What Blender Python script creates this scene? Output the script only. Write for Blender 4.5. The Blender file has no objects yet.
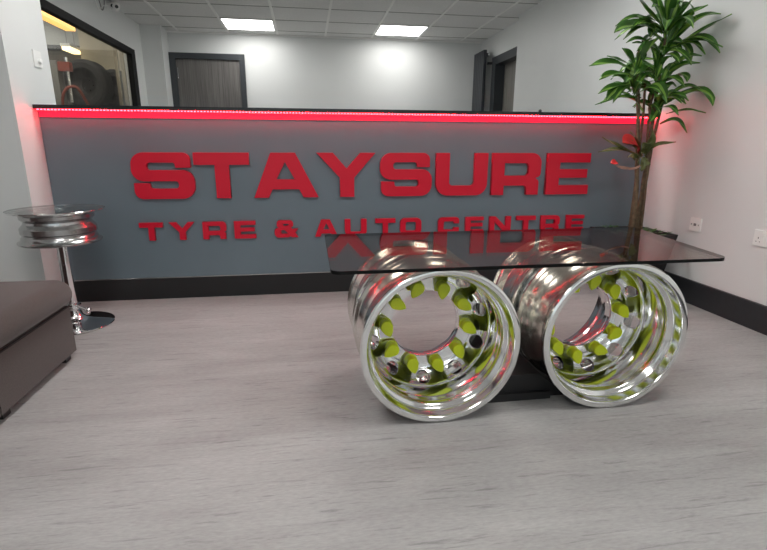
import bpy, bmesh, math, random
from mathutils import Vector, Matrix
random.seed(7)
scene = bpy.context.scene
COL = scene.collection
PI = math.pi

# ------------------------------------------------------------------ materials
def new_mat(name):
    m = bpy.data.materials.new(name); m.use_nodes = True
    nt = m.node_tree
    return m, nt, nt.nodes['Principled BSDF']

def pbr(name, col, rough=.5, metal=0., spec=.5, noise=0., nscale=20., bump=0., bscale=200., coat=0.):
    m, nt, b = new_mat(name)
    b.inputs['Base Color'].default_value = (*col, 1)
    b.inputs['Roughness'].default_value = rough
    b.inputs['Metallic'].default_value = metal
    b.inputs['Specular IOR Level'].default_value = spec
    b.inputs['Coat Weight'].default_value = coat
    if noise or bump:
        tc = nt.nodes.new('ShaderNodeTexCoord')
    if noise:
        n = nt.nodes.new('ShaderNodeTexNoise'); n.inputs['Scale'].default_value = nscale; n.inputs['Detail'].default_value = 4
        r = nt.nodes.new('ShaderNodeValToRGB')
        r.color_ramp.elements[0].position = .3; r.color_ramp.elements[1].position = .7
        r.color_ramp.elements[0].color = (*[c*(1-noise) for c in col], 1)
        r.color_ramp.elements[1].color = (*[min(1, c*(1+noise)) for c in col], 1)
        nt.links.new(tc.outputs['Object'], n.inputs['Vector']); nt.links.new(n.outputs['Fac'], r.inputs['Fac'])
        nt.links.new(r.outputs['Color'], b.inputs['Base Color'])
    if bump:
        n2 = nt.nodes.new('ShaderNodeTexNoise'); n2.inputs['Scale'].default_value = bscale; n2.inputs['Detail'].default_value = 3
        bp = nt.nodes.new('ShaderNodeBump'); bp.inputs['Strength'].default_value = bump; bp.inputs['Distance'].default_value = .002
        nt.links.new(tc.outputs['Object'], n2.inputs['Vector']); nt.links.new(n2.outputs['Fac'], bp.inputs['Height'])
        nt.links.new(bp.outputs['Normal'], b.inputs['Normal'])
    return m

def emit(name, col, strength, base=(.8, .8, .8)):
    m, nt, b = new_mat(name)
    b.inputs['Base Color'].default_value = (*base, 1)
    b.inputs['Emission Color'].default_value = (*col, 1)
    b.inputs['Emission Strength'].default_value = strength
    return m

def sheet_glass(name, tint, ior=1.5, rough=0.):
    m = bpy.data.materials.new(name); m.use_nodes = True
    nt = m.node_tree; nt.nodes.clear()
    out = nt.nodes.new('ShaderNodeOutputMaterial')
    t = nt.nodes.new('ShaderNodeBsdfTransparent'); t.inputs['Color'].default_value = (*tint, 1)
    g = nt.nodes.new('ShaderNodeBsdfGlossy'); g.inputs['Roughness'].default_value = rough
    lw = nt.nodes.new('ShaderNodeLayerWeight'); lw.inputs['Blend'].default_value = .5
    pw = nt.nodes.new('ShaderNodeMath'); pw.operation = 'POWER'; pw.inputs[1].default_value = 5
    f = nt.nodes.new('ShaderNodeMath'); f.operation = 'MULTIPLY_ADD'; f0 = ((ior-1)/(ior+1))**2
    f.inputs[1].default_value = 1-f0; f.inputs[2].default_value = f0
    nt.links.new(lw.outputs['Facing'], pw.inputs[0]); nt.links.new(pw.outputs[0], f.inputs[0])
    mx = nt.nodes.new('ShaderNodeMixShader')
    nt.links.new(f.outputs[0], mx.inputs[0]); nt.links.new(t.outputs[0], mx.inputs[1]); nt.links.new(g.outputs[0], mx.inputs[2])
    nt.links.new(mx.outputs[0], out.inputs[0])
    return m

def floor_mat():
    m, nt, b = new_mat('vinyl_floor')
    L = nt.links.new
    tc = nt.nodes.new('ShaderNodeTexCoord')
    def streak(sx, sy, rot, detail, rough, dist):
        mp = nt.nodes.new('ShaderNodeMapping'); mp.inputs['Scale'].default_value = (sx, sy, 1); mp.inputs['Rotation'].default_value = (0, 0, rot)
        n = nt.nodes.new('ShaderNodeTexNoise'); n.inputs['Scale'].default_value = 1; n.inputs['Detail'].default_value = detail
        n.inputs['Roughness'].default_value = rough; n.inputs['Distortion'].default_value = dist
        L(tc.outputs['Object'], mp.inputs['Vector']); L(mp.outputs['Vector'], n.inputs['Vector'])
        return n
    def ramp(n, stops):
        r = nt.nodes.new('ShaderNodeValToRGB'); cr = r.color_ramp
        while len(cr.elements) < len(stops): cr.elements.new(.5)
        for e, (p, c) in zip(cr.elements, stops): e.position = p; e.color = (*c, 1)
        L(n.outputs['Fac'], r.inputs['Fac']); return r
    def mix(mode, fac, a, c):
        x = nt.nodes.new('ShaderNodeMix'); x.data_type = 'RGBA'; x.blend_type = mode
        x.inputs[0].default_value = fac; L(a, x.inputs[6]); L(c, x.inputs[7]); return x.outputs[2]
    base = ramp(streak(.9, 5.5, -.06, 5, .6, .6), [(.28, (.318, .308, .302)), (.5, (.375, .368, .362)), (.72, (.435, .430, .424))])
    fine = ramp(streak(5, 70, -.04, 6, .7, .5), [(.33, (.66, .66, .66)), (.43, (.97, .97, .97)), (.64, (1, 1, 1)), (.74, (1.30, 1.30, 1.29))])
    grain = ramp(streak(40, 160, 0, 3, .6, 0), [(.3, (.84, .84, .84)), (.7, (1.1, 1.1, 1.1))])
    patch = ramp(streak(1.6, 2.6, .2, 4, .6, 1.2), [(.3, (.93, .92, .92)), (.7, (1.04, 1.04, 1.04))])
    c = mix('MULTIPLY', 1, base.outputs[0], fine.outputs[0])
    c = mix('MULTIPLY', .8, c, grain.outputs[0])
    c = mix('MULTIPLY', 1, c, patch.outputs[0])
    L(c, b.inputs['Base Color'])
    b.inputs['Roughness'].default_value = .48
    b.inputs['Specular IOR Level'].default_value = .4
    bp = nt.nodes.new('ShaderNodeBump'); bp.inputs['Strength'].default_value = .15; bp.inputs['Distance'].default_value = .001
    L(fine.outputs[0], bp.inputs['Height']); L(bp.outputs['Normal'], b.inputs['Normal'])
    return m

def wood_mat(name, dark, light, axis_scale=(60, 60, 1.6)):
    m, nt, b = new_mat(name); L = nt.links.new
    tc = nt.nodes.new('ShaderNodeTexCoord'); mp = nt.nodes.new('ShaderNodeMapping'); mp.inputs['Scale'].default_value = axis_scale
    n = nt.nodes.new('ShaderNodeTexNoise'); n.inputs['Scale'].default_value = 1; n.inputs['Detail'].default_value = 5; n.inputs['Roughness'].default_value = .65
    r = nt.nodes.new('ShaderNodeValToRGB'); r.color_ramp.elements[0].position = .32; r.color_ramp.elements[1].position = .68
    r.color_ramp.elements[0].color = (*dark, 1); r.color_ramp.elements[1].color = (*light, 1)
    L(tc.outputs['Object'], mp.inputs['Vector']); L(mp.outputs['Vector'], n.inputs['Vector']); L(n.outputs['Fac'], r.inputs['Fac'])
    L(r.outputs['Color'], b.inputs['Base Color']); b.inputs['Roughness'].default_value = .5
    return m

def fabric_mat(name, col):
    m, nt, b = new_mat(name); L = nt.links.new
    tc = nt.nodes.new('ShaderNodeTexCoord')
    n = nt.nodes.new('ShaderNodeTexNoise'); n.inputs['Scale'].default_value = 420; n.inputs['Detail'].default_value = 2
    r = nt.nodes.new('ShaderNodeValToRGB'); r.color_ramp.elements[0].position = .3; r.color_ramp.elements[1].position = .7
    r.color_ramp.elements[0].color = (*[c*.72 for c in col], 1); r.color_ramp.elements[1].color = (*[c*1.28 for c in col], 1)
    L(tc.outputs['Object'], n.inputs['Vector']); L(n.outputs['Fac'], r.inputs['Fac']); L(r.outputs['Color'], b.inputs['Base Color'])
    bp = nt.nodes.new('ShaderNodeBump'); bp.inputs['Strength'].default_value = .3; bp.inputs['Distance'].default_value = .001
    L(n.outputs['Fac'], bp.inputs['Height']); L(bp.outputs['Normal'], b.inputs['Normal'])
    b.inputs['Roughness'].default_value = .9; b.inputs['Sheen Weight'].default_value = .25
    b.inputs['Specular IOR Level'].default_value = .2
    return m

M = dict(
    wall=pbr('wall_paint', (.76, .775, .765), .42, noise=.015, nscale=2.5, bump=.05, bscale=60),
    ceil=pbr('ceiling_tile', (.80, .80, .79), .9, noise=.05, nscale=90, bump=.2, bscale=300),
    tline=pbr('ceiling_cross_line', (.30, .30, .29), .7),  # recess shadow of the cross joints, put into a dark grey
    tbar=pbr('ceiling_grid_paint', (.92, .92, .90), .5),
    floor=floor_mat(),
    charcoal=pbr('charcoal_paint', (.022, .024, .027), .45, noise=.1, nscale=30),
    frame=pbr('dark_grey_frame_paint', (.040, .046, .052), .4),
    black=pbr('black_gloss', (.006, .006, .007), .28),
    blackmat=pbr('black_board', (.010, .010, .011), .55),
    panel=pbr('blue_grey_panel', (.155, .198, .232), .40, noise=.04, nscale=3),
    red=pbr('red_acrylic', (.66, .006, .030), .38, spec=.35),
    doorwood=wood_mat('dark_grey_oak', (.085, .079, .074), (.20, .19, .18)),
    doorwood2=wood_mat('grey_oak', (.15, .143, .128), (.25, .243, .222)),
    anthracite=pbr('anthracite_metal', (.055, .06, .07), .35, metal=.3),
    white=pbr('white_plastic', (.88, .88, .86), .3),
    grey=pbr('grey_plastic', (.22, .22, .22), .4),
    alu=pbr('polished_aluminium', (.90, .91, .90), .11, metal=1., noise=.03, nscale=6),
    steel=pbr('silver_wheel_metal', (.48, .48, .48), .20, metal=1., noise=.04, nscale=9),
    chrome=pbr('chrome', (.85, .85, .86), .04, metal=1.),
    lime=pbr('lime_plastic', (.82, .95, .03), .38),
    aluo=pbr('brushed_aluminium', (.84, .84, .79), .21, metal=1., noise=.04, nscale=7),
    rawalu=pbr('unpolished_back', (.10, .10, .10), .45, metal=.7),
    winframe=pbr('window_frame_black', (.008, .008, .009), .6, spec=.2),
    fabric=fabric_mat('brown_grey_fabric', (.080, .062, .058)),
    seam=pbr('dark_piping', (.018, .015, .015), .9),
    pot=pbr('black_planter', (.008, .008, .009), .35),
    soil=pbr('dark_soil', (.02, .015, .01), .95, noise=.5, nscale=60),
    bark=pbr('cane_bark', (.115, .080, .045), .8, noise=.45, nscale=40, bump=.5, bscale=80),
    leaf=pbr('dracaena_leaf', (.038, .125, .016), .30, noise=.4, nscale=12),
    leaf2=pbr('leaf_stripe', (.20, .36, .06), .32, noise=.2, nscale=14),
    leafd=pbr('old_leaf', (.10, .12, .035), .5, noise=.4, nscale=25),
    leafp=pbr('dry_pinkish_leaf', (.33, .20, .15), .6, noise=.25, nscale=25),
    bract=pbr('red_bract', (.55, .03, .03), .45),  # red LED glow on a leaf, put into the leaf's colour
    lamp=emit('light_panel', (1., .985, .96), 10.),
    lampf=emit('light_panel_front', (1., .985, .96), 19.),
    lampw=emit('workshop_lamp', (1., .95, .85), 45.),  # for the unseen fill lights added to brighten the workshop
    led=emit('red_led', (1., .018, .085), .62, (.25, .01, .02)),  # glow that stands for the LED wash on the counter panel
    dot=emit('led_dot', (1., .008, .016), 46.),
    amber=emit('amber_batten', (1., .53, .10), 1.6),
    cream=emit('cream_batten', (1., .80, .45), 2.4),
    smoked=sheet_glass('smoked_glass', (.76, .735, .705), 1.5),
    edge=pbr('dark_glass_edge', (.006, .007, .007), .5, spec=.1),
    clear=sheet_glass('window_glass', (.96, .96, .93), 1.45),
    clearedge=sheet_glass('clear_glass', (.90, .92, .91), 1.5),
    beige=pbr('beige_board', (.58, .52, .41), .7, noise=.05, nscale=4),
    shutter=pbr('dark_shutter', (.10, .093, .085), .6, noise=.2, nscale=5),
    grwall=pbr('workshop_wall', (.42, .43, .43), .7),
    tyre=pbr('tyre_rubber', (.012, .012, .013), .7, bump=.4, bscale=60),
    machine=pbr('red_machine_paint', (.22, .055, .04), .5),
    conc=pbr('concrete', (.22, .22, .21), .8, noise=.15, nscale=4),
    curtain=pbr('slatted_wood', (.22, .19, .14), .6),
)

# ------------------------------------------------------------------ helpers
def add_box(bm, x0, x1, y0, y1, z0, z1, mi=0):
    vs = [bm.verts.new(p) for p in ((x0,y0,z0),(x1,y0,z0),(x1,y1,z0),(x0,y1,z0),(x0,y0,z1),(x1,y0,z1),(x1,y1,z1),(x0,y1,z1))]
    for f in ((0,3,2,1),(4,5,6,7),(0,1,5,4),(1,2,6,5),(2,3,7,6),(3,0,4,7)):
        bm.faces.new([vs[i] for i in f]).material_index = mi

def bevel(bm, w, seg=2, angle=.5):
    es = [e for e in bm.edges if len(e.link_faces) == 2 and e.calc_face_angle() > angle]
    bmesh.ops.bevel(bm, geom=es, offset=w, segments=seg, profile=.5, affect='EDGES', clamp_overlap=True)

def revolve(bm, prof, n=64, mat=Matrix(), closed=False, mi=0):
    """profile of (radius, height) turned round local Z"""
    rings = []
    for r, h in prof:
        if r < 1e-6: rings.append([bm.verts.new(mat @ Vector((0, 0, h)))])
        else: rings.append([bm.verts.new(mat @ Vector((r*math.cos(2*PI*i/n), r*math.sin(2*PI*i/n), h))) for i in range(n)])
    pairs = list(zip(rings, rings[1:]))
    if closed: pairs.append((rings[-1], rings[0]))
    for a, b in pairs:
        for i in range(n):
            j = (i+1) % n
            if len(a) == 1 and len(b) == 1: continue
            if len(a) == 1: q = [a[0], b[i], b[j]]
            elif len(b) == 1: q = [a[i], a[j], b[0]]
            else: q = [a[i], a[j], b[j], b[i]]
            try: bm.faces.new(q).material_index = mi
            except ValueError: pass

def tube(bm, pts, radii, n=10, cap=True):
    pts = [Vector(p) for p in pts]; rings = []
    for i, p in enumerate(pts):
        t = (pts[min(i+1, len(pts)-1)] - pts[max(i-1, 0)]).normalized()
        a = t.cross(Vector((0, 0, 1)) if abs(t.z) < .95 else Vector((0, 1, 0))).normalized(); b = t.cross(a)
        r = radii[i] if isinstance(radii, (list, tuple)) else radii
        rings.append([bm.verts.new(p + r*(math.cos(2*PI*k/n)*a + math.sin(2*PI*k/n)*b)) for k in range(n)])
    for A_, B_ in zip(rings, rings[1:]):
        for k in range(n): bm.faces.new([A_[k], A_[(k+1) % n], B_[(k+1) % n], B_[k]])
    if cap: bm.faces.new(rings[0][::-1]); bm.faces.new(rings[-1])

def smooth_curve(pts, k=6):
    pts = [Vector(p) for p in pts]; P_ = [pts[0]*2-pts[1]] + pts + [pts[-1]*2-pts[-2]]; out = []
    for i in range(1, len(P_)-2):
        a, b, c, d = P_[i-1:i+3]
        for s in range(k):
            t = s/k
            out.append(.5*((2*b)+(c-a)*t+(2*a-5*b+4*c-d)*t*t+(3*b-a-3*c+d)*t**3))
    out.append(pts[-1]); return out

def obj(name, bm, mat, parent=None, loc=None, smooth=None, normals=True):
    if normals: bmesh.ops.recalc_face_normals(bm, faces=bm.faces[:])
    me = bpy.data.meshes.new(name); bm.to_mesh(me); bm.free()
    for m in (mat if isinstance(mat, (list, tuple)) else [mat]): me.materials.append(m)
    if smooth is not None:
        me.polygons.foreach_set('use_smooth', [True]*len(me.polygons))
        me.set_sharp_from_angle(angle=smooth)
    o = bpy.data.objects.new(name, me); COL.objects.link(o)
    if parent is not None: o.parent = parent
    if loc is not None: o.location = loc
    return o

def tag(o, label, cat, group=None):
    o['label'] = label; o['category'] = cat
    if group: o['group'] = group
    return o

def thing(name, label, cat, loc=(0, 0, 0), group=None, rz=0):
    o = bpy.data.objects.new(name, None); COL.objects.link(o); o.empty_display_size = .05
    o.location = loc; o.rotation_euler = (0, 0, rz)
    return tag(o, label, cat, group)

def struct(name, bm, mat, smooth=None):
    o = obj(name, bm, mat, smooth=smooth); o['kind'] = 'structure'; return o

def box_struct(name, mat, *boxes):
    bm = bmesh.new()
    for b in boxes: add_box(bm, *b)
    return struct(name, bm, mat)

def box_part(name, mat, parent, *boxes, bev=0):
    bm = bmesh.new()
    for b in boxes: add_box(bm, *b)
    if bev: bevel(bm, bev)
    return obj(name, bm, mat, parent)

def dup(root, loc, label, group=None, rz=None):
    r = root.copy(); COL.objects.link(r); r.location = loc
    if rz is not None: r.rotation_euler = (0, 0, rz)
    r['label'] = label
    if group: r['group'] = group
    for ch in list(root.children):
        c = ch.copy(); COL.objects.link(c); c.parent = r
        for g in list(ch.children):
            d = g.copy(); COL.objects.link(d); d.parent = c
    return r
# ------------------------------------------------------------------ the room
CEIL = 2.45
XR = 2.49                      # right wall of the front part
YC = 3.34                      # face of the counter
XL = -3.2; YF = -2.6           # extents behind the camera
box_struct('floor', M['floor'], (XL-.1, 2.75, YF-.1, 7.45, -.1, 0))
box_struct('ceiling', M['ceil'], (XL-.1, 2.75, YF-.1, 3.585, CEIL, CEIL+.1), (-2.10, 2.75, 3.585, 7.45, CEIL, CEIL+.1))
box_struct('wall_right', M['wall'], (XR, XR+.25, YF-.1, 3.47, 0, CEIL))
# back office: thicker stretch of the right wall, then the stretch with the doorway
DRY0, DRY1, DRZ = 5.84, 6.76, 2.14
box_struct('wall_right_middle', M['wall'], (2.45, 2.70, 3.47, 5.80, 0, CEIL))
box_struct('wall_right_rear', M['wall'], (2.54, 2.72, 5.80, DRY0, 0, CEIL), (2.54, 2.72, DRY1, 7.45, 0, CEIL), (2.54, 2.72, DRY0, DRY1, DRZ, CEIL))
box_struct('wall_back', M['wall'], (-1.98, 2.54, 7.29, 7.45, 0, CEIL))
box_struct('wall_left_nib', M['wall'], (XL-.1, -1.575, 3.10, 3.585, 0, CEIL))
WY0, WY1, WZ0, WZ1 = 3.70, 6.66, .95, 2.10
box_struct('wall_left_rear', M['wall'], (-2.10, -1.98, 3.585, 7.45, WZ1, CEIL), (-2.10, -1.98, 3.585, 7.45, 0, WZ0),
           (-2.10, -1.98, 3.585, WY0, WZ0, WZ1), (-2.10, -1.98, WY1, 7.45, WZ0, WZ1))
box_struct('wall_left_pillar', M['wall'], (-1.98, -1.735, 6.98, 7.29, 0, CEIL))
box_struct('wall_left', M['wall'], (XL-.1, XL, YF, 3.10, 0, CEIL))
box_struct('wall_front', M['wall'], (XL-.1, 2.74, YF-.1, YF, 0, .5), (XL-.1, -2.2, YF-.1, YF, .5, 2.2), (1.6, 2.74, YF-.1, YF, .5, 2.2), (XL-.1, 2.74, YF-.1, YF, 2.2, CEIL))
box_struct('baseboard_right', M['charcoal'], (XR-.018, XR, YF, 3.28, 0, .154))
box_struct('baseboard_left', M['charcoal'], (XL, -1.575, 3.082, 3.10, 0, .154))
bm = bmesh.new()
for x in [-2.858+.634*i for i in range(9)]:
    if x < 2.46: add_box(bm, x-.013, x+.013, YF, 7.29, CEIL-.006, CEIL)
struct('trim_1', bm, M['tbar'])
bm = bmesh.new()
for y in [7.05-.57*i for i in range(17)]:
    add_box(bm, XL if y < 3.1 else -1.98, 2.45 if y < 5.8 else 2.54, y-.007, y+.007, CEIL-.003, CEIL)
struct('trim_3', bm, M['tline'])
box_struct('trim_2', M['tbar'], (-1.735, 2.54, 7.27, 7.29, CEIL-.02, CEIL))

# window to the workshop
fr = .066
box_struct('window_1', M['winframe'], (-2.03, -1.972, WY0, WY1, WZ1-fr, WZ1), (-2.03, -1.972, WY0, WY1, WZ0, WZ0+fr),
           (-2.03, -1.972, WY1-.13, WY1, WZ0+fr, WZ1-fr), (-2.03, -1.972, WY0, WY0+fr, WZ0+fr, WZ1-fr))
box_struct('window_1_glass', M['clear'], (-2.012, -2.006, WY0+fr, WY1-.13, WZ0+fr, WZ1-fr))
# unseen window added behind the camera for daylight and wheel reflections
box_struct('window_2', M['charcoal'], (-2.2, 1.6, YF-.08, YF-.02, .5, .56), (-2.2, 1.6, YF-.08, YF-.02, 2.14, 2.2), (-2.2, -2.14, YF-.08, YF-.02, .56, 2.14),
           (1.54, 1.6, YF-.08, YF-.02, .56, 2.14), (-.33, -.27, YF-.08, YF-.02, .56, 2.14))
box_struct('window_2_glass', M['clear'], (-2.14, 1.54, YF-.054, YF-.046, .56, 2.14))

# doors
d1 = box_struct('door_1', M['doorwood'], (-1.655, -.84, 7.262, 7.288, .005, 2.112))
f1 = box_struct('door_1_frame', M['frame'], (-1.732, -1.655, 7.235, 7.29, 0, 2.184), (-.84, -.772, 7.235, 7.29, 0, 2.184), (-1.655, -.84, 7.235, 7.29, 2.112, 2.184))
bm = bmesh.new(); tube(bm, [(-1.640, 7.250, 1.86), (-1.640, 7.250, 2.0)], .006, 8); struct('door_1_hinge', bm, M['chrome'], smooth=.6)
box_struct('door_2', M['doorwood2'], (2.66, 2.70, 5.90, 6.66, .005, 2.06))
box_struct('door_2_frame', M['frame'], (2.525, 2.72, 6.66, DRY1+.03, 0, DRZ+.02), (2.525, 2.72, DRY0-.03, 5.90, 0, DRZ+.02), (2.525, 2.72, 5.90, 6.66, 2.06, DRZ+.02))

# workshop seen through the window
box_struct('wall_workshop_back', M['grwall'], (-7, -2.1, 9.02, 9.2, 0, 3.2))
box_struct('wall_workshop_side', M['grwall'], (-7.1, -7, 3.585, 9.2, 0, 3.2))
box_struct('wall_workshop_near', M['grwall'], (-7, XL-.1, 3.585, 3.7, 0, 3.2))
box_struct('wall_workshop_inner', M['grwall'], (-2.10, -2.02, 7.45, 9.2, 0, 3.2), (-2.10, -2.02, 3.585, 7.45, CEIL+.1, 3.2))
box_struct('floor_workshop', M['conc'], (-7, -2.1, 3.585, 9.2, -.1, 0))
box_struct('ceiling_workshop', M['grwall'], (-7.1, -2.02, 3.585, 9.2, 3.2, 3.3))
bm = bmesh.new(); add_box(bm, -6.6, -3.05, 8.99, 9.02, 0, 2.44)
for i in range(24): add_box(bm, -6.6, -3.05, 8.98, 8.99, .02+i*.1, .10+i*.1)
struct('door_3', bm, M['shutter'])
box_struct('door_3_frame', M['blackmat'], (-6.7, -3.0, 8.96, 9.02, 2.44, 2.52))
box_struct('wall_workshop_partition', M['beige'], (-3.40, -3.12, 8.80, 8.96, 0, 3.0), (-3.12, -2.62, 8.78, 8.90, 0, 3.0))
t = thing('slatted_screen', 'narrow slatted brown screen at the far end of the workshop window', 'screen', (-2.33, 7.62, 0))
for i in range(5): box_part('slat', M['curtain'], t, (-.20+i*.075, -.155+i*.075, -.01, .01, .06, 2.6))
box_part('rail', M['curtain'], t, (-.21, .16, -.015, .015, 2.6, 2.66)); box_part('foot_rail', M['curtain'], t, (-.21, .16, -.015, .015, 0, .06))
def batten(label, loc, ln, mat):
    t = thing('batten_light', label, 'light', loc, 'batten lights in the workshop')
    box_part('diffuser', mat, t, (-.055, .055, -ln/2, ln/2, 0, .05), bev=.012)
    box_part('housing', M['white'], t, (-.065, .065, -ln/2-.02, ln/2+.02, .05, .09))
    bm = bmesh.new(); tube(bm, [(0, -ln*.35, .09), (0, -ln*.35, 3.2-loc[2])], .006, 6); obj('suspension_rod', bm, M['grey'], t)
    bm = bmesh.new(); tube(bm, [(0, ln*.35, .09), (0, ln*.35, 3.2-loc[2])], .006, 6); obj('suspension_rod', bm, M['grey'], t)
batten('yellow glowing batten light at the top left of the workshop window', (-2.86, 6.45, 2.385), 1.5, M['amber'])
batten('cream glowing batten light low in the workshop window, above the dark tyre', (-3.50, 8.74, 2.385), .38, M['cream'])
batten('white batten light high in the workshop, close to the window', (-3.05, 6.3, 3.05), 1.8, M['lampw'])  # this and the next are added out of view to brighten the workshop
batten('white batten light deep in the workshop, near the shutter', (-4.9, 7.9, 2.9), 1.6, M['lampw'])
# tyre and changer machine in the workshop
def tyre(label, loc, R_, w, rot, sup):
    t = thing('tyre', label, 'tyre', loc, 'tyres in the workshop'); t.rotation_euler = rot
    bm = bmesh.new()
    prof = [(R_*.60, -w*.36), (R_*.66, -w*.5), (R_*.86, -w*.52), (R_*.97, -w*.42), (R_, -w*.3), (R_, w*.3), (R_*.97, w*.42), (R_*.86, w*.52), (R_*.66, w*.5), (R_*.60, w*.36)]
    revolve(bm, prof, 56, closed=True); obj('tyre_carcass', bm, M['tyre'], t, smooth=.6)
    bm = bmesh.new(); revolve(bm, [(0, -.02), (R_*.3, -.02), (R_*.55, w*.2), (R_*.605, w*.34), (R_*.605, w*.2), (R_*.4, -.04), (0, -.05)], 40); obj('wheel_centre', bm, M['tyre'], t, smooth=.6)
    for k in range(5):
        bm = bmesh.new(); a = 2*PI*k/5; bmesh.ops.create_cone(bm, cap_ends=True, segments=8, radius1=.012, radius2=.010, depth=.03, matrix=Matrix.Translation((.07*math.cos(a), .07*math.sin(a), -.005)))
        obj('wheel_nut', bm, M['blackmat'], t)
tyre('large black tyre held upright behind the workshop window', (-3.02, 7.90, 1.825), .335, .22, (PI/2, 0, -.2), 0)
tyre('black tyre half hidden behind the large tyre in the workshop', (-2.80, 8.36, 1.80), .30, .20, (PI/2, 0, -.2), 0)
t = thing('tyre_rack', 'dark steel rack carrying tyres in the workshop', 'rack', (-2.95, 8.15, 0))
for px_, py_ in ((-.40, -.36), (.34, -.36), (-.40, .33), (.34, .33)):
    bm = bmesh.new(); add_box(bm, px_-.02, px_+.02, py_-.02, py_+.02, 0, 1.465)
    obj('upright', bm, M['blackmat'], t)
box_part('shelf', M['blackmat'], t, (-.43, .37, -.39, .36, 1.465, 1.489))
t = thing('tyre_changer', 'red and grey tyre changing machine standing left of the large tyre', 'machine', (-2.95, 7.15, 0))
box_part('cabinet', M['machine'], t, (-.3, .25, -.25, .3, 0, .95), bev=.03)
box_part('column', M['grey'], t, (-.30, -.16, .10, .26, .95, 2.05), bev=.01)
box_part('swing_arm', M['machine'], t, (-.32, -.02, .13, .22, 1.93, 2.04), bev=.01)
bm = bmesh.new(); tube(bm, [(-.07, .175, 2.10), (-.07, .175, 1.55)], .022, 12); obj('mount_post', bm, M['chrome'], t, smooth=.7)
bm = bmesh.new(); revolve(bm, [(0, .95), (.08, .95), (.08, 1.1), (.26, 1.1), (.26, 1.14), (0, 1.14)], 32); obj('turntable', bm, M['grey'], t, smooth=.5)
bm = bmesh.new(); tube(bm, smooth_curve([(.16, .10, 1.50), (.08, .0, 1.72), (-.05, -.05, 1.66), (-.12, 0, 1.4), (-.1, .05, .95)]), .018, 8); obj('air_hose', bm, M['machine'], t, smooth=.9)

# ------------------------------------------------------------------ reception counter
t = thing('reception_counter', 'long blue-grey reception counter with black top, black kickboard and red light strip', 'counter', (.45, 3.34, 0))
ox, oy = .45, 3.34
X0, X1 = -1.572-ox, 2.487-ox
box_part('front_panel', M['panel'], t, (X0, X1, 0, .045, .149, 1.198))
box_part('kickboard', M['blackmat'], t, (X0, X1-.02, -.004, .04, 0, .143))
box_part('kickboard_trim', M['steel'], t, (X0, X1-.02, -.003, .04, .143, .149))
box_part('countertop', M['black'], t, (X0, 2.44-ox, -.055, .10, 1.209, 1.232), bev=.002)
box_part('back_carcass', M['panel'], t, (X0, 2.44-ox, .045, .40, .10, 1.198))
box_part('led_strip', M['led'], t, (X0+.004, X1-.004, -.010, -.001, 1.164, 1.201), bev=.003)  # glowing band laid over the panel in place of the LED wash
bm = bmesh.new()
nd = 210
for i in range(nd):
    x = X0+.02+(X1-X0-.04)*i/(nd-1)
    add_box(bm, x-.0045, x+.0045, -.050, -.041, 1.202, 1.209)
o = obj('led_dots', bm, M['dot'], t); o['kind'] = 'stuff'
bm = bmesh.new(); revolve(bm, [(0, 0), (.011, 0), (.011, .012), (.006, .018), (0, .02)], 16)
tag(obj('small_knob', bm, M['black'], None, (1.60, 3.32, 1.232), smooth=.6), 'tiny black knob on the black countertop right of centre', 'knob')

# ------------------------------------------------------------------ raised letters
def fillet(pts, n=7):
    out = []
    N = len(pts)
    for i in range(N):
        x, y, r = pts[i] if len(pts[i]) == 3 else (*pts[i], 0)
        p = Vector((x, y))
        if r <= 0: out.append(p); continue
        a = Vector(pts[i-1][:2])-p; b = Vector(pts[(i+1) % N][:2])-p
        la, lb = a.length, b.length; a.normalize(); b.normalize()
        ang = a.angle(b); d = min(r/math.tan(ang/2), la*.499, lb*.499); rr = d*math.tan(ang/2)
        c = p+(a+b).normalized()*(rr/math.sin(ang/2)); s = p+a*d-c; e = p+b*d-c
        for k in range(n+1):
            q = s.lerp(e, k/n); q = q.normalized()*rr
            out.append(c+q)
    return out

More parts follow.
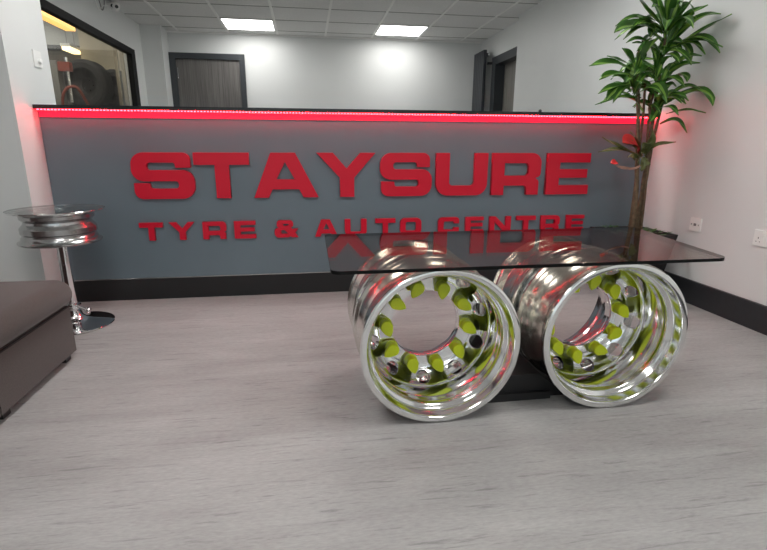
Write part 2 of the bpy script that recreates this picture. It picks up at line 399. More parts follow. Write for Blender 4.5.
def glyph(ch, w, h):
    """outlines of a wide bold sans letter, first the outer one, then its holes; units metres"""
    s = .245*w; t_ = .235*h; R_ = .26*h
    def sc(L): return [(x*w, y*h, (r[0] if r else 0)*h) for x, y, *r in L]
    if ch == 'S':
        return [sc([(.02,1,.27),(.955,1,.24),(.955,.675),(.715,.675),(.70,.785,.05),(.255,.785,.07),(.255,.625,.07),(1,.625,.24),(1,0,.27),(.03,0,.25),(.03,.345),(.275,.345),(.29,.225,.05),(.745,.225,.07),(.745,.385,.07),(0,.385,.25)])]
    if ch == 'T':
        return [sc([(0,1),(1,1),(1,.735),(.63,.735),(.63,0),(.37,0),(.37,.735),(0,.735)])]
    if ch == 'A':
        return [sc([(.28,1),(.655,1),(1,0),(.765,0),(.70,.185),(.285,.185),(.225,0),(0,0)]), sc([(.355,.41),(.635,.41),(.495,.795)])]
    if ch == 'Y':
        return [sc([(0,1),(.275,1),(.505,.645),(.74,1),(1,1),(.63,.44),(.63,0),(.385,0),(.385,.44)])]
    if ch == 'U':
        return [sc([(0,1),(.255,1),(.255,.235,.09),(.745,.235,.09),(.745,1),(1,1),(1,0,.29),(0,0,.29)])]
    if ch == 'R':
        return [sc([(0,1),(.985,1,.24),(.985,.44,.17),(.85,.405,.03),(.955,.36,.12),(.955,0),(.71,0),(.71,.225,.09),(.245,.225),(.245,0),(0,0)]), sc([(.245,.76),(.735,.76,.09),(.735,.465,.09),(.245,.465)])]
    if ch == 'E':
        return [sc([(0,1),(1,1),(1,.775),(.29,.775),(.29,.615),(.95,.615),(.95,.405),(.29,.405),(.29,.225),(1,.225),(1,0),(0,0)])]
    if ch == 'N':
        return [sc([(0,1),(.28,1),(.76,.36),(.76,1),(1,1),(1,0),(.73,0),(.24,.65),(.24,0),(0,0)])]
    if ch == 'C':
        return [sc([(0,1,.27),(1,1,.25),(1,.62),(.75,.62),(.74,.755,.06),(.26,.755,.09),(.26,.245,.09),(.74,.245,.06),(.75,.38),(1,.38),(1,0,.25),(0,0,.27)])]
    if ch == 'O':
        return [sc([(0,1,.29),(1,1,.29),(1,0,.29),(0,0,.29)]), sc([(.255,.765,.10),(.745,.765,.10),(.745,.235,.10),(.255,.235,.10)])]
    if ch == '&':
        return [sc([(.13,1,.2),(.80,1,.2),(.80,.62,.10),(.70,.62),(.76,.47),(.80,.50),(1,.50),(.88,.27),(1,0),(.74,0),(.68,.07),(.58,0,.08),(.03,0,.25),(.03,.52,.18),(.22,.57),(.13,.66,.08)]),
                sc([(.36,.80,.05),(.62,.80,.05),(.62,.72,.05),(.42,.66)]), sc([(.30,.42,.05),(.42,.45),(.60,.22,.03),(.30,.20,.08)])]

def letter(ch, x0, x1, z0, z1, thick, label, group):
    cu = bpy.data.curves.new('c', 'CURVE'); cu.dimensions = '2D'; cu.fill_mode = 'BOTH'; cu.extrude = thick/2; cu.bevel_depth = .0012; cu.bevel_resolution = 1; cu.offset = -.0012
    for outline in glyph(ch, x1-x0, z1-z0):
        pts = fillet(outline); sp = cu.splines.new('POLY'); sp.points.add(len(pts)-1)
        for q, p in zip(sp.points, pts): q.co = (p.x, p.y, 0, 1)
        sp.use_cyclic_u = True
    tmp = bpy.data.objects.new('c', cu); COL.objects.link(tmp)
    me = bpy.data.meshes.new_from_object(tmp.evaluated_get(bpy.context.evaluated_depsgraph_get()))
    bpy.data.objects.remove(tmp)
    me.name = 'raised_letter'; me.materials.clear(); me.materials.append(M['red'])
    me.transform(Matrix.Rotation(PI/2, 4, 'X'))
    o = bpy.data.objects.new('raised_letter', me); COL.objects.link(o)
    o.location = (x0, 3.3395-thick/2-.0013, z0)
    return tag(o, label, 'letter', group)

BIG = [('S',-1.088,-.711,'large red raised letter S, first letter of the upper word'),('T',-.708,-.366,'large red raised letter T in the upper word, between S and A'),
       ('A',-.346,.072,'large red raised letter A, third in the upper word'),('Y',.066,.456,'large red raised letter Y in the upper word'),
       ('S',.484,.846,'large red raised letter S in the upper word, between Y and U'),('U',.875,1.243,'large red raised letter U in the upper word, before the R'),
       ('R',1.277,1.642,'large red raised letter R in the upper word, next to last'),('E',1.684,2.008,'large red raised letter E ending the upper word')]
for i, (c, a, b, lab) in enumerate(BIG): letter(c, a, b, .672, .960, .030, lab, 'large letters of the upper word')
SM = [('T',-1.080,-.937,'small red letter T, leftmost of the lower row'),('Y',-.899,-.740,'small red letter Y in the lower row, second from the left'),
      ('R',-.690,-.538,'small red letter R, third from the left in the lower row'),('E',-.489,-.351,'small red letter E just left of the ampersand'),
      ('&',-.233,-.072,'small red ampersand in the lower row below the large A'),('A',.041,.197,'small red letter A right of the ampersand'),
      ('U',.245,.395,'small red letter U in the lower row, right of the A'),('T',.456,.597,'small red letter T in the lower row, between U and O'),
      ('O',.631,.782,'small red letter O in the lower row'),('C',.904,1.056,'small red letter C in the lower row'),('E',1.103,1.237,'small red letter E in the lower row, right of the C'),
      ('N',1.282,1.443,'small red letter N in the lower row'),('T',1.485,1.632,'small red letter T in the lower row, right of the N'),
      ('R',1.675,1.822,'small red letter R in the lower row, second from the right'),('E',1.874,2.012,'small red letter E, rightmost of the lower row')]
for i, (c, a, b, lab) in enumerate(SM): letter(c, a, b, .403, .519, .022, lab, 'small letters of the lower row')

# ------------------------------------------------------------------ truck wheels and glass top
AX = Matrix.Rotation(-PI/2, 4, 'X')     # local Z becomes +Y (into the picture)
RIM = [(.292,.0),(.297,.004),(.2975,.014),(.293,.019),(.289,.024),(.287,.040),(.284,.044),(.279,.066),(.273,.074),(.2715,.080),(.2715,.156),(.274,.162),(.280,.182),(.285,.204),(.286,.228),(.290,.234),(.293,.238),(.2975,.243),(.2975,.253),(.293,.257),
       (.285,.254),(.276,.240),(.264,.226),(.254,.208),(.2510,.196),(.2490,.186),(.2465,.170),(.2465,.110),(.2485,.100),(.2535,.092),(.2545,.086),(.2545,.078),(.2515,.072),(.2510,.062),(.2530,.057),(.2590,.052),(.2655,.046),(.2690,.035),(.2710,.010),(.2725,.002),(.275,-.001),(.287,-.001)]
DISC = [(.141,.264),(.1425,.260),(.194,.260),(.197,.258),(.2,.254),(.206,.2515),(.214,.247),(.224,.238),(.234,.226),(.242,.212),(.2460,.196),(.2495,.192),(.2505,.206),(.246,.222),(.238,.238),(.228,.252),(.218,.264),(.210,.275),(.204,.281),(.198,.2832),(.1425,.2832),(.141,.282)]
def cap_mesh():
    bm = bmesh.new(); secs = []
    for h, r, tip in ((0,.0235,0),(.004,.0235,0),(.004,.0205,0),(.026,.0195,0),(.028,.0225,.8),(.040,.0225,.9),(.043,.020,.9)):
        ring = []
        for k in range(24):
            a = 2*PI*k/24
            rr = r
            x, y = rr*math.cos(a), rr*math.sin(a)
            if tip and abs(((a+PI) % (2*PI))-PI) < 1.05:
                u = 1-abs(((a+PI) % (2*PI))-PI)/1.05
                f = 1+.85*tip*u**1.25; x *= f; y *= f*(1-.15*u)
            ring.append(bm.verts.new((x, y, -h)))
        secs.append(ring)
    for A_, B_ in zip(secs, secs[1:]):
        for k in range(24): bm.faces.new([A_[k], A_[(k+1) % 24], B_[(k+1) % 24], B_[k]])
    bm.faces.new(secs[0]); bm.faces.new(secs[-1])
    bmesh.ops.recalc_face_normals(bm, faces=bm.faces[:])
    me = bpy.data.meshes.new('nut_cap'); bm.to_mesh(me); bm.free(); me.materials.append(M['lime'])
    me.polygons.foreach_set('use_smooth', [True]*len(me.polygons)); me.set_sharp_from_angle(angle=.7)
    return me
CAP = cap_mesh()
def wheel_meshes():
    bm = bmesh.new(); revolve(bm, RIM, 160, AX, closed=True)
    bm.faces.ensure_lookup_table()
    for i, f in enumerate(bm.faces):
        if 2 <= i//160 <= 18: f.material_index = 1
    rim = obj('rim', bm, [M['alu'], M['aluo']], smooth=.55)
    bm = bmesh.new(); revolve(bm, DISC, 160, AX, closed=True); disc = obj('wheel_disc', bm, M['alu'])
    bmc = bmesh.new()
    for k in range(10):
        a = math.radians(18+36*k); u = Vector((math.cos(a), 0, math.sin(a)))
        d = (Vector((0, 1, 0))+u*.62).normalized(); c = u*.2265+Vector((0, .2355, 0))
        bmesh.ops.create_cone(bmc, cap_ends=True, segments=40, radius1=.0295, radius2=.0295, depth=.075, matrix=Matrix.Translation(c) @ d.to_track_quat('Z', 'Y').to_matrix().to_4x4())
    cut = obj('cut', bmc, M['alu'])
    md = disc.modifiers.new('b', 'BOOLEAN'); md.operation = 'DIFFERENCE'; md.object = cut; md.solver = 'EXACT'
    me = bpy.data.meshes.new_from_object(disc.evaluated_get(bpy.context.evaluated_depsgraph_get()))
    me.polygons.foreach_set('use_smooth', [True]*len(me.polygons)); me.set_sharp_from_angle(angle=.6); me.name = 'wheel_disc'
    rm = rim.data
    for o in (cut, disc, rim): bpy.data.objects.remove(o)
    return rm, me
RIM_ME, DISC_ME = wheel_meshes()
def truck_wheel(label, loc, phase, tips=None, rz=0):
    t = thing('truck_wheel', label, 'wheel', loc, 'truck wheels under the glass top', rz)
    for nm, me in (('rim', RIM_ME), ('wheel_disc', DISC_ME)):
        c = bpy.data.objects.new(nm, me); COL.objects.link(c); c.parent = t
        if nm == 'wheel_disc': c.rotation_euler = (0, -math.radians(phase), 0)
    for k in range(10 if tips else 0):
        a = math.radians(phase+36*k)
        c = bpy.data.objects.new('nut_cap', CAP); COL.objects.link(c); c.parent = t
        c.location = (.1685*math.cos(a), .2605, .1685*math.sin(a)); c.scale = (1.13, 1.13, 1.08)
        # cap axis points out of the wheel (-Y); its pointer turns round that axis
        c.rotation_euler = (Matrix.Rotation(-math.radians(tips[k]), 4, 'Y') @ Matrix.Rotation(-PI/2, 4, 'X')).to_euler()
    return t
truck_wheel('polished truck wheel with lime nut caps, left one facing the viewer', (.460, 1.574, .2985), -3, [-40, -35, 260, 235, -30, -70, 215, -75, -60, -65])
truck_wheel('polished truck wheel with lime nut caps, right one facing the viewer', (1.148, 1.577, .2985), 10, [-50, -80, 250, -40, 225, -60, -60, -70, -20, 215])
truck_wheel('polished truck wheel bolted behind the left capped wheel, seen past its rim', (.460, 1.574+.567, .2985), -3, None, PI)
truck_wheel('polished truck wheel bolted behind the right capped wheel, seen past its rim', (1.148, 1.577+.567, .2985), 10, None, PI)

t = thing('plinth', 'black wedge shaped plinth on the floor between the truck wheels', 'plinth', (.8025, 1.685, 0))
def wedge(y0, y1):
    bm = bmesh.new(); prof = []
    for a in [math.radians(-90+4+i*4.6) for i in range(11)]:       # left wheel's curve
        prof.append((.460-.8025+.3005*math.cos(a), .2975+.3005*math.sin(a)))
    top = prof[-1]
    right = [(1.145-.8025-.3005*math.cos(a), .2975+.3005*math.sin(a)) for a in [math.radians(-90+4+i*4.6) for i in range(11)]]
    pts = [(prof[0][0], 0)] + prof + right[::-1] + [(right[0][0], 0)]
    A_ = [bm.verts.new((x, y0, z)) for x, z in pts]; B_ = [bm.verts.new((x, y1, z)) for x, z in pts]
    n = len(pts)
    for i in range(n): bm.faces.new([A_[i], A_[(i+1) % n], B_[(i+1) % n], B_[i]])
    bm.faces.new(A_); bm.faces.new(B_)
    return bm
obj('chock', wedge(.02, .42), M['blackmat'], t)
box_part('base_board', M['blackmat'], t, (-.155, .155, 0, .44, 0.0, .032), bev=.002)

# glass top
pts = fillet([(.066,1.535,.035),(1.528,1.535,.05),(1.640,2.245,.03),(.070,2.235,.03)], 8)
t = thing('glass_tabletop', 'smoked glass table top resting on two truck wheels', 'table top', (.8, 1.9, .5962))
n = len(pts)
bm = bmesh.new()
lo = [bm.verts.new((p.x-.8, p.y-1.9, 0)) for p in pts]; hi = [bm.verts.new((p.x-.8, p.y-1.9, .012)) for p in pts]
bm.faces.new(hi); bm.faces.new(lo[::-1])
for i in range(n): bm.faces.new([lo[i], lo[(i+1) % n], hi[(i+1) % n], hi[i]]).material_index = 1
obj('glass_sheet', bm, [M['smoked'], M['edge']], t)

# ------------------------------------------------------------------ wheel-rim side table (left)
t = thing('rim_side_table', 'small side table made of a silver car wheel rim on a chrome pedestal', 'side table', (-1.357, 2.90, 0))
bm = bmesh.new(); revolve(bm, [(0,0),(.200,0),(.205,.004),(.203,.008),(.17,.014),(.10,.026),(.062,.040),(.046,.058),(.040,.085),(.0,.085)], 64); obj('base', bm, M['chrome'], t, smooth=.6)
bm = bmesh.new(); revolve(bm, [(.030,.085),(.030,.484),(0,.484),(0,.085)], 40); obj('pole', bm, M['chrome'], t, smooth=.6)
bm = bmesh.new(); revolve(bm, [(.032,.10),(.043,.104),(.045,.114),(.043,.124),(.032,.128)], 32); obj('collar', bm, M['chrome'], t, smooth=.9)
bm = bmesh.new(); tube(bm, [(.035,-.02,.115),(.10,-.055,.10)], [.008,.008], 10); bmesh.ops.create_uvsphere(bm, u_segments=16, v_segments=10, radius=.017, matrix=Matrix.Translation((.105,-.058,.099))); obj('height_lever', bm, M['chrome'], t, smooth=.9)
RIMS = [(.196,.432),(.2005,.438),(.201,.446),(.192,.452),(.184,.462),(.182,.476),(.176,.488),(.176,.500),(.182,.510),(.182,.545),(.176,.556),(.163,.576),(.161,.592),(.168,.600),(.172,.606),(.176,.612),(.177,.634),(.183,.640),(.1865,.648),(.1845,.655),
        (.176,.653),(.170,.640),(.168,.618),(.160,.606),(.153,.592),(.154,.576),(.167,.552),(.175,.535),(.174,.508),(.169,.498),(.170,.474),(.176,.458),(.186,.442)]
bm = bmesh.new(); revolve(bm, RIMS, 96, closed=True); bm.verts.ensure_lookup_table()
for v in bm.verts: v.co.z = .485+(v.co.z-.432)*.762
rimo = obj('wheel_rim', bm, M['steel'], t, smooth=.5)
bm = bmesh.new(); revolve(bm, [(0,.484),(.07,.484),(.072,.51),(.15,.535),(.1720,.540),(.1720,.548),(.14,.546),(.06,.525),(0,.524)], 48); obj('wheel_disc', bm, M['steel'], t, smooth=.6)
bm = bmesh.new()
for k in range(5):
    a = 2*PI*k/5+.3; tube(bm, [(.05*math.cos(a), .05*math.sin(a), .525), (.11*math.cos(a), .11*math.sin(a), .575), (.168*math.cos(a), .168*math.sin(a), .637)], [.016,.013,.011], 8)
obj('spokes', bm, M['steel'], t, smooth=.8)
bm = bmesh.new(); revolve(bm, [(0,.656),(.2285,.656),(.2315,.6585),(.2315,.6635),(.2285,.666),(0,.666)], 96); obj('glass_disc', bm, M['clearedge'], t, smooth=.5)
bm = bmesh.new(); revolve(bm, [(.2317,.6575),(.2335,.6595),(.2335,.6630),(.2317,.6648)], 96, closed=True); obj('disc_edge', bm, M['chrome'], t, smooth=.6)

# ------------------------------------------------------------------ sofa (left foreground)
def cushion(x0, x1, y0, y1, z0, z1, r):
    bm = bmesh.new(); add_box(bm, x0, x1, y0, y1, z0, z1); bevel(bm, r, 6); return bm
t = thing('sofa', 'brown grey fabric sofa at the left edge of the photo', 'sofa', (-1.428, 1.80, 0))
def module(y0, y1):
    bm = bmesh.new(); add_box(bm, -.50, .285, y0+.004, y1-.004, .035, .262); bevel(bm, .012, 3); obj('base_panel', bm, M['fabric'], t, smooth=.6)
    # rounded seat pad with a bull nose front
    bm = bmesh.new(); prof = []
    for a in range(0, 181, 12): prof.append((.245+.070*math.sin(math.radians(a)) , .328-.066*math.cos(math.radians(a))))
    prof = [(-.42, .262)] + prof + [(-.42, .394)]
    ya, yb = y0+.004, y1-.004
    secs = []
    for y, k in ((ya, .90), (ya+.006, .965), (ya+.02, 1.), (yb-.02, 1.), (yb-.006, .965), (yb, .90)):
        secs.append([bm.verts.new((x*1., y, .328+(z-.328)*k) if x < 0 else (.1+(x-.1)*(1-(1-k)*.5), y, .328+(z-.328)*k)) for x, z in prof])
    n_ = len(prof)
    for A_, B_ in zip(secs, secs[1:]):
        for i in range(n_): bm.faces.new([A_[i], A_[(i+1) % n_], B_[(i+1) % n_], B_[i]])
    bm.faces.new(secs[0]); bm.faces.new(secs[-1])
    obj('seat_cushion', bm, M['fabric'], t, smooth=.7)
    bm = bmesh.new(); add_box(bm, -.64, -.42, y0+.004, y1-.004, .262, .80); bevel(bm, .05, 4); obj('backrest', bm, M['fabric'], t, smooth=.7)
    bm = bmesh.new(); tube(bm, [(.287, ya+.004, .263), (.287, yb-.004, .263)], .005, 8); obj('piping', bm, M['seam'], t)
    for fx in (.24, -.46):
        for fy in (y0+.06, y1-.05): box_part('foot', M['black'], t, (fx-.02, fx+.025, fy-.025, fy+.025, 0, .037))
module(0, .615); module(-.63, -.002)

# ------------------------------------------------------------------ potted dracaena (right)
PX, PY = 2.205, 3.03
t = thing('potted_dracaena', 'tall potted dracaena in a black square planter beside the right wall', 'plant', (PX, PY, 0))
bm = bmesh.new()
def ring(h, k): return [bm.verts.new((sx*h, sy*h, k)) for sx, sy in ((-1,-1),(1,-1),(1,1),(-1,1))]
R0, R1, R2, R3, R4 = ring(.135, 0), ring(.196, .445), ring(.181, .445), ring(.175, .40), ring(.13, .02)
for A_, B_ in ((R0,R1),(R1,R2),(R2,R3),(R3,R4)):
    for i in range(4): bm.faces.new([A_[i], A_[(i+1) % 4], B_[(i+1) % 4], B_[i]])
bm.faces.new(R0); bm.faces.new(R4); obj('planter', bm, M['pot'], t)
bm = bmesh.new(); bmesh.ops.create_grid(bm, x_segments=24, y_segments=24, size=.176)
for v in bm.verts: v.co.z = .425+random.uniform(-.008, .012)+.014*math.exp(-((v.co.x)**2+(v.co.y)**2)/.01)
obj('soil', bm, M['soil'], t, smooth=1.)
bm = bmesh.new()                                             # low ground-cover on the soil
for _ in range(130):
    x, y = random.uniform(-.16, .17), random.uniform(-.16, .16); a = random.uniform(0, 2*PI); l = random.uniform(.012, .03)
    c = Vector((x, y, random.uniform(.435, .462))); u = Vector((math.cos(a), math.sin(a), random.uniform(-.3, .5)))*l; w_ = Vector((-math.sin(a), math.cos(a), 0))*l*.5
    bm.faces.new([bm.verts.new(c-u), bm.verts.new(c+w_), bm.verts.new(c+u), bm.verts.new(c-w_)])
o = obj('ground_cover', bm, M['leaf'], t, normals=False); o['kind'] = 'stuff'
def W(p): return Vector(p)-Vector((PX, PY, 0))
CANES = [[(2.190,3.0,.41),(2.178,3.0,.685),(2.156,3.0,.882),(2.134,3.0,1.072),(2.10,3.0,1.30),(2.06,3.0,1.46)],
         [(2.226,3.02,.41),(2.223,3.01,.725),(2.226,3.0,1.035),(2.230,3.01,1.234),(2.245,3.02,1.52),(2.25,3.02,1.66)],
         [(2.262,3.04,.41),(2.257,3.03,.758),(2.262,3.02,1.048),(2.283,3.02,1.223),(2.29,3.02,1.40)],
         [(2.242,2.99,.41),(2.230,2.99,.758),(2.202,2.99,.985),(2.195,3.0,1.234),(2.21,3.0,1.35)],
         [(2.205,3.06,.41),(2.205,3.06,.80),(2.18,3.04,1.2),(2.15,3.02,1.40)]]
for c, r0 in zip(CANES, (.0150, .0120, .0105, .0090, .0095)):
    pts_ = [W(p) for p in smooth_curve(c, 8)]; rr = [r0*(1-.3*i/len(pts_))*random.uniform(.9, 1.1) for i in range(len(pts_))]
    bm = bmesh.new(); tube(bm, pts_, rr, 10); obj('cane', bm, M['bark'], t, smooth=1.)
def leaf(bm, b, m, e, wd, mi=0, mi2=1):
    b, m, e = Vector(b), Vector(m), Vector(e); c = 2*m-(b+e)/2; N = 12; rows = []
    for i in range(N+1):
        s = i/N; p = (1-s)**2*b+2*s*(1-s)*c+s*s*e; tg = (2*(1-s)*(c-b)+2*s*(e-c)).normalized()
        nrm = Vector((-.15, -.62, .85))
        side = tg.cross(nrm)
        side = side.normalized() if side.length > .05 else Vector((1, 0, 0))
        up = side.cross(tg).normalized()
        w_ = wd*(.34+.66*math.sin(PI*min(1, s*.95)))*(1 if s < .68 else (max(0., 1-((s-.68)/.32)**2.4)))
        w_ = max(w_, .0015)
        row = []
        for k in (-1, -.45, -.12, .12, .45, 1):
            q = p+side*(k*w_*.5)+up*(abs(k)*w_*.16+.004*math.sin(9*s+k*3))
            q.x = min(q.x, 2.478)
            row.append(bm.verts.new(q-Vector((PX, PY, 0))))
        rows.append(row)
    for a_, b_ in zip(rows, rows[1:]):
        for k in range(5):
            bm.faces.new([a_[k], a_[k+1], b_[k+1], b_[k]]).material_index = mi2 if k == 2 or (k == 1 and mi2 == 1 and wd > .042) else mi
LA=[
 ((2.231,3.020,1.709),(2.071,2.969,1.792),(1.916,2.918,1.879),0.060),
 ((2.231,3.020,1.709),(2.132,2.958,1.813),(2.035,2.897,1.920),0.060),
 ((2.245,3.020,1.709),(2.209,2.982,1.822),(2.196,2.943,1.920),0.055),
 ((2.259,3.020,1.710),(2.276,2.932,1.791),(2.288,2.845,1.866),0.050),
 ((2.206,3.020,1.691),(1.980,2.955,1.714),(1.814,2.891,1.651),0.050),
 ((2.279,3.020,1.630),(2.369,2.921,1.748),(2.440,2.823,1.761),0.045),
 ((2.297,3.020,1.607),(2.386,2.881,1.685),(2.440,2.741,1.742),0.030),
 ((2.305,3.020,1.602),(2.391,2.901,1.645),(2.440,2.782,1.542),0.050),
 ((2.263,3.020,1.641),(2.355,2.981,1.614),(2.389,2.942,1.516),0.045),
 ((2.174,3.020,1.724),(2.056,2.968,1.752),(1.960,2.916,1.748),0.030),
 ((2.276,3.020,1.727),(2.349,2.963,1.790),(2.415,2.906,1.829),0.035),
 ((2.233,3.020,1.697),(2.095,2.972,1.733),(1.978,2.924,1.707),0.045),
 ((2.281,3.020,1.619),(2.360,2.893,1.632),(2.440,2.767,1.572),0.020),
 ((2.150,3.020,1.614),(2.036,2.958,1.617),(1.942,2.897,1.602),0.015),
 ((2.292,3.020,1.677),(2.296,2.937,1.738),(2.279,2.854,1.783),0.050),
 ((2.221,3.020,1.686),(2.171,3.024,1.719),(2.149,3.028,1.662),0.045),
]
LB=[
 ((2.041,3.000,1.463),(1.890,2.996,1.505),(1.737,2.993,1.483),0.045),
 ((2.031,3.000,1.440),(1.898,2.995,1.442),(1.811,2.989,1.404),0.035),
 ((2.061,3.000,1.470),(1.999,2.994,1.537),(1.940,2.988,1.591),0.060),
 ((2.076,3.000,1.458),(2.066,2.915,1.571),(2.059,2.831,1.626),0.055),
 ((2.054,3.000,1.376),(1.902,2.955,1.367),(1.766,2.910,1.314),0.030),
 ((2.039,3.000,1.387),(1.933,2.980,1.359),(1.857,2.960,1.274),0.040),
 ((2.120,3.000,1.305),(1.966,2.989,1.307),(1.795,2.977,1.256),0.020),
 ((2.147,3.000,1.221),(2.057,2.998,1.298),(1.951,2.997,1.308),0.030),
 ((2.047,3.000,1.516),(2.024,3.000,1.446),(2.027,3.001,1.375),0.050),
 ((2.038,3.000,1.487),(1.903,2.937,1.513),(1.776,2.874,1.522),0.020),
 ((2.112,3.000,1.317),(2.005,2.978,1.372),(1.930,2.957,1.322),0.040),
]
LC=[
 ((2.251,3.020,1.418),(2.342,2.974,1.496),(2.440,2.927,1.510),0.035),
 ((2.266,3.020,1.454),(2.358,2.960,1.541),(2.424,2.901,1.545),0.030),
 ((2.281,3.020,1.406),(2.334,2.934,1.438),(2.306,2.848,1.387),0.035),
 ((2.174,3.020,1.368),(2.197,2.958,1.374),(2.229,2.896,1.263),0.050),
 ((2.328,3.020,1.298),(2.443,2.894,1.342),(2.440,2.768,1.244),0.050),
 ((2.311,3.020,1.316),(2.382,2.953,1.371),(2.440,2.885,1.353),0.030),
 ((2.328,3.020,1.212),(2.384,2.917,1.231),(2.440,2.814,1.207),0.015),
 ((2.295,3.020,1.149),(2.362,2.964,1.172),(2.409,2.908,1.091),0.025),
 ((2.215,3.020,1.198),(2.184,2.974,1.268),(2.222,2.928,1.205),0.030),
 ((2.303,3.020,1.273),(2.357,2.987,1.308),(2.409,2.955,1.270),0.040),
 ((2.285,3.020,1.298),(2.236,2.996,1.222),(2.185,2.972,1.159),0.035),
]
LD=[
 ((2.168,2.980,0.947),(2.003,2.981,1.003),(1.870,2.981,1.064),0.018),
 ((2.169,2.980,0.934),(2.018,2.978,0.984),(1.850,2.976,0.971),0.020),
 ((2.163,2.980,0.883),(2.045,2.951,0.865),(1.922,2.921,0.904),0.016),
 ((2.189,2.980,0.947),(2.208,2.913,1.010),(2.291,2.846,1.034),0.022),
 ((2.160,2.980,0.947),(2.078,2.958,1.009),(1.991,2.936,1.028),0.045),
 ((2.187,2.980,0.959),(2.185,2.944,1.035),(2.168,2.909,1.107),0.030),
 ((2.168,2.980,0.947),(2.078,2.923,1.034),(1.981,2.866,1.093),0.020),
]

def rosette(name, L, centre, extra, rad, lo, hi, dry=False):
    bm = bmesh.new()
    for b, m, e, w_ in L:
        if dry: leaf(bm, b, m, e, w_*1.9, 2 if w_ < .0175 else 0, 2 if w_ < .021 else 1)
        else: leaf(bm, b, m, e, w_*1.6)
    C_ = Vector(centre)
    for i in range(extra):
        a = 2.399963*i+random.uniform(-.3, .3); el = random.uniform(lo, hi); ln = rad*random.uniform(.7, 1.1)
        d = Vector((math.cos(a)*math.cos(el), math.sin(a)*math.cos(el), math.sin(el)))
        if d.x > 0: d.x *= .55
        b = C_+Vector((d.x*.02, d.y*.02, random.uniform(-.10, .10)))
        e = b+d*ln-Vector((0, 0, .25*ln)); m = b+d*ln*.55+Vector((0, 0, .06*ln))
        e.x = min(e.x, 2.45); e.y = min(e.y, 3.30); m.y = min(m.y, 3.26)
        leaf(bm, b, m, e, random.uniform(.040, .062))
    return obj(name, bm, [M['leaf'], M['leaf2'], M['leafp'], M['bract']] if not dry else [M['leafd'], M['leafd'], M['leafp'], M['bract']], t, smooth=1.2, normals=False)
rosette('foliage', LA, (2.25, 3.02, 1.66), 26, .30, .0, 1.3)
rosette('foliage', [], (2.225, 3.03, 1.50), 26, .21, -.2, 1.35)
rosette('foliage', LB, (2.06, 3.0, 1.40), 16, .20, -.3, 1.1)
rosette('foliage', LC, (2.24, 3.0, 1.32), 20, .20, -.4, 1.1)
o = rosette('young_foliage', LD, (2.165, 2.985, .95), 6, .10, .4, 1.2, dry=True)
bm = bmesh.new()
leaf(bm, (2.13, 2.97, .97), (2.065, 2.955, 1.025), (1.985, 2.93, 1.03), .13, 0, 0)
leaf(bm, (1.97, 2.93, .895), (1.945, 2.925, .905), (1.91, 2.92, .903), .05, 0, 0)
obj('red_bract', bm, M['bract'], t, smooth=1.2, normals=False)  # leaves coloured red for the LED light falling on them

# ------------------------------------------------------------------ wall fittings
def plate(name, label, cat, loc, w, h, group=None):
    """fitting on the right wall: local x runs along the wall towards the counter, y out of the wall"""
    t = thing(name, label, cat, loc, group)
    box_part('plate', M['white'], t, (-.009, 0, -w/2, w/2, -h/2, h/2), bev=.003)
    return t
t = plate('telephone_socket', 'single white socket plate on the right wall above the glass corner', 'socket', (XR, 2.80, .517), .088, .086)
box_part('jack', M['grey'], t, (-.0105, -.008, -.010, .010, -.008, .008))
for s in (-1, 1):
    bm = bmesh.new(); revolve(bm, [(0, 0), (.004, 0), (.004, .0015), (0, .0015)], 12, Matrix.Translation((-.009, s*.030, 0)) @ Matrix.Rotation(-PI/2, 4, 'Y')); obj('screw', bm, M['chrome'], t)
t = plate('power_socket', 'double white power socket on the right wall at the photo edge', 'socket', (XR, 2.292, .514), .147, .086)
for s in (1, -1):
    bm = bmesh.new(); y = s*.043
    add_box(bm, -.0100, -.0085, y-.002, y+.002, -.004, .005)
    for k in (-.011, .011): add_box(bm, -.0100, -.0085, y+k-.003, y+k+.003, -.022, -.019)
    obj('pin_slots', bm, M['black'], t)
    box_part('rocker', M['white'], t, (-.0125, -.008, s*.016-.007, s*.016+.007, .010, .030), bev=.001)
t = thing('light_switch', 'white light switch plate with round knob on the left wall end', 'switch', (-1.575, 3.428, 1.50))
box_part('plate', M['white'], t, (0, .009, -.044, .044, -.046, .046), bev=.003)
bm = bmesh.new(); revolve(bm, [(0,.008),(.014,.008),(.013,.022),(.010,.025),(0,.025)], 24, Matrix.Translation((0,.008,-.012)) @ Matrix.Rotation(PI/2, 4, 'Y')); obj('knob', bm, M['white'], t, smooth=.7)

# security camera, ceiling corner
t = thing('security_camera', 'small white security camera where the left wall meets the ceiling', 'camera', (-1.98, 5.98, 2.404))
bm = bmesh.new(); revolve(bm, [(0,0),(.045,0),(.045,.02),(.035,.03),(0,.03)], 28, Matrix.Rotation(PI/2, 4, 'Y')); obj('mount', bm, M['white'], t, smooth=.6)
bm = bmesh.new(); bmesh.ops.create_uvsphere(bm, u_segments=28, v_segments=16, radius=.05, matrix=Matrix.Translation((.065,-.01,-.002))); obj('camera_body', bm, M['white'], t, smooth=2.)
for dx, dz in ((-.018,.004),(.022,-.004)):
    bm = bmesh.new(); dirv = Vector((.28,-1,-.22)).normalized(); c = Vector((.065+dx,-.01,-.002+dz))+dirv*.042
    bmesh.ops.create_cone(bm, cap_ends=True, segments=20, radius1=.0165, radius2=.0165, depth=.018, matrix=Matrix.Translation(c) @ dirv.to_track_quat('Z','Y').to_matrix().to_4x4()); obj('lens', bm, M['black'], t, smooth=.6)
bm = bmesh.new(); tube(bm, smooth_curve([(.012, -.02, 0), (.014, -.20, -.05), (.013, -.30, -.11), (.013, -.38, -.04), (.010, -.42, .044)]), .005, 8); obj('cable', bm, M['white'], t, smooth=1.)
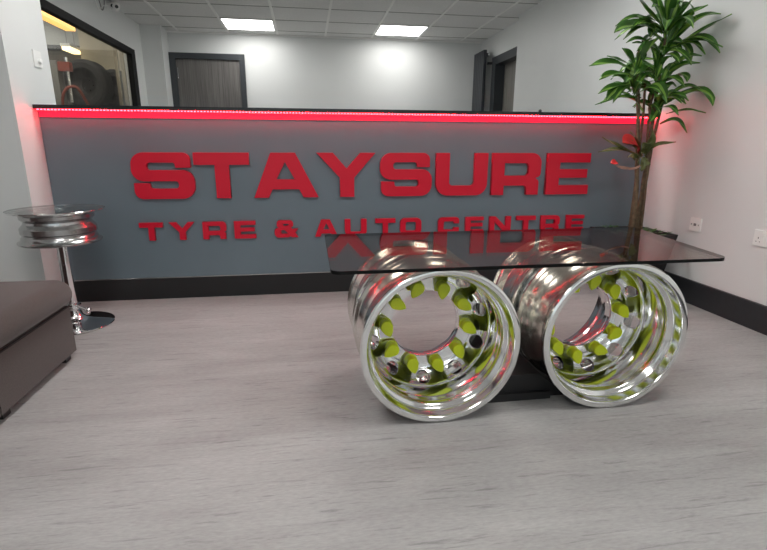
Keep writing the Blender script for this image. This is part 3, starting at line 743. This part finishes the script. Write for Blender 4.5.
bm = bmesh.new(); tube(bm, smooth_curve([(.012, -.12, .044), (.014, -.16, -.04), (.013, -.22, -.09), (.013, -.27, -.02), (.010, -.29, .044)]), .005, 8); obj('cable', bm, M['grey'], t, smooth=1.)

# vertical radiator
t = thing('radiator', 'tall anthracite vertical radiator on the right wall beside the far door', 'radiator', (2.539, 6.99, 0))
bm = bmesh.new()
for i in range(6): add_box(bm, -.135, -.095, -.205+i*.068, -.205+i*.068+.058, .30, 2.26)
bevel(bm, .008, 2); o = obj('tube', bm, M['anthracite'], t, smooth=.7)
for z in (.36, 2.20): box_part('manifold', M['anthracite'], t, (-.095, -.06, -.20, .195, z-.02, z+.02))
for y in (-.15, .15):
    for z in (.5, 2.1): box_part('bracket', M['anthracite'], t, (-.06, 0, y-.015, y+.015, z-.015, z+.015))
bm = bmesh.new(); tube(bm, [(-.075, -.19, 2.20), (-.075, -.225, 2.20)], .012, 10); obj('bleed_valve', bm, M['chrome'], t, smooth=.7)

# ceiling light panels
PAN = [(-.640, 6.765, 'ceiling light panel above the back wall near the closed door'), (1.262, 6.765, 'ceiling light panel above the back wall, nearer the radiator'),
       (-.640, 3.345, ''), (1.262, 3.345, ''), (-.640, 1.065, ''), (1.262, 1.065, ''), (-.640, -1.215, ''), (1.262, -1.215, '')]
first = thing('ceiling_light', PAN[0][2], 'ceiling light', (PAN[0][0], PAN[0][1], CEIL), 'ceiling light panels')
box_part('frame', M['tbar'], first, (-.305, .305, -.277, -.262, -.008, 0), (-.305, .305, .262, .277, -.008, 0), (-.305, -.290, -.262, .262, -.008, 0), (.290, .305, -.262, .262, -.008, 0))
box_part('diffuser', M['lamp'], first, (-.290, .290, -.262, .262, -.0065, -.001))
FRONT_DIFFUSER = [c for c in first.children if c.name.startswith('diffuser')][0].data.copy(); FRONT_DIFFUSER.materials[0] = M['lampf']
names = ['over the counter, left', 'over the counter, right', 'over the middle of the room, left', 'over the middle of the room, right', 'behind the viewpoint, left', 'behind the viewpoint, right']
dup(first, (PAN[1][0], PAN[1][1], CEIL), PAN[1][2])
for (x, y, _), nm in zip(PAN[2:], names):
    d = dup(first, (x, y, CEIL), 'square ceiling light panel '+nm)
    for c in d.children:
        if c.name.startswith('diffuser'): c.data = FRONT_DIFFUSER

# ------------------------------------------------------------------ daylight, camera, colour
w = bpy.data.worlds.new('World'); scene.world = w; w.use_nodes = True
bg = w.node_tree.nodes['Background']; bg.inputs[0].default_value = (.80, .90, 1.0, 1); bg.inputs[1].default_value = 1.2

cam = bpy.data.cameras.new('Camera'); co = bpy.data.objects.new('Camera', cam); COL.objects.link(co)
cam.sensor_fit = 'HORIZONTAL'; cam.sensor_width = 36; cam.lens = 487.175/767*36; cam.clip_start = .02
fw = Vector((0.1480511, 0.9555942, -0.2547952)); rt = Vector((0.9883428, -0.1522060, 0.0034461)); dn = Vector((-0.0354883, -0.2523352, -0.9669889))
co.matrix_world = Matrix(((rt.x, -dn.x, -fw.x, 0), (rt.y, -dn.y, -fw.y, 0), (rt.z, -dn.z, -fw.z, 1.0), (0, 0, 0, 1)))
scene.camera = co
scene.view_settings.view_transform = 'Standard'; scene.view_settings.look = 'None'
scene.view_settings.gamma = 1; scene.view_settings.use_curve_mapping = False
scene.view_settings.exposure = 0.08
scene.cycles.max_bounces = 10; scene.cycles.diffuse_bounces = 5; scene.cycles.glossy_bounces = 6; scene.cycles.transparent_max_bounces = 12
scene.cycles.caustics_reflective = False; scene.cycles.sample_clamp_indirect = 6
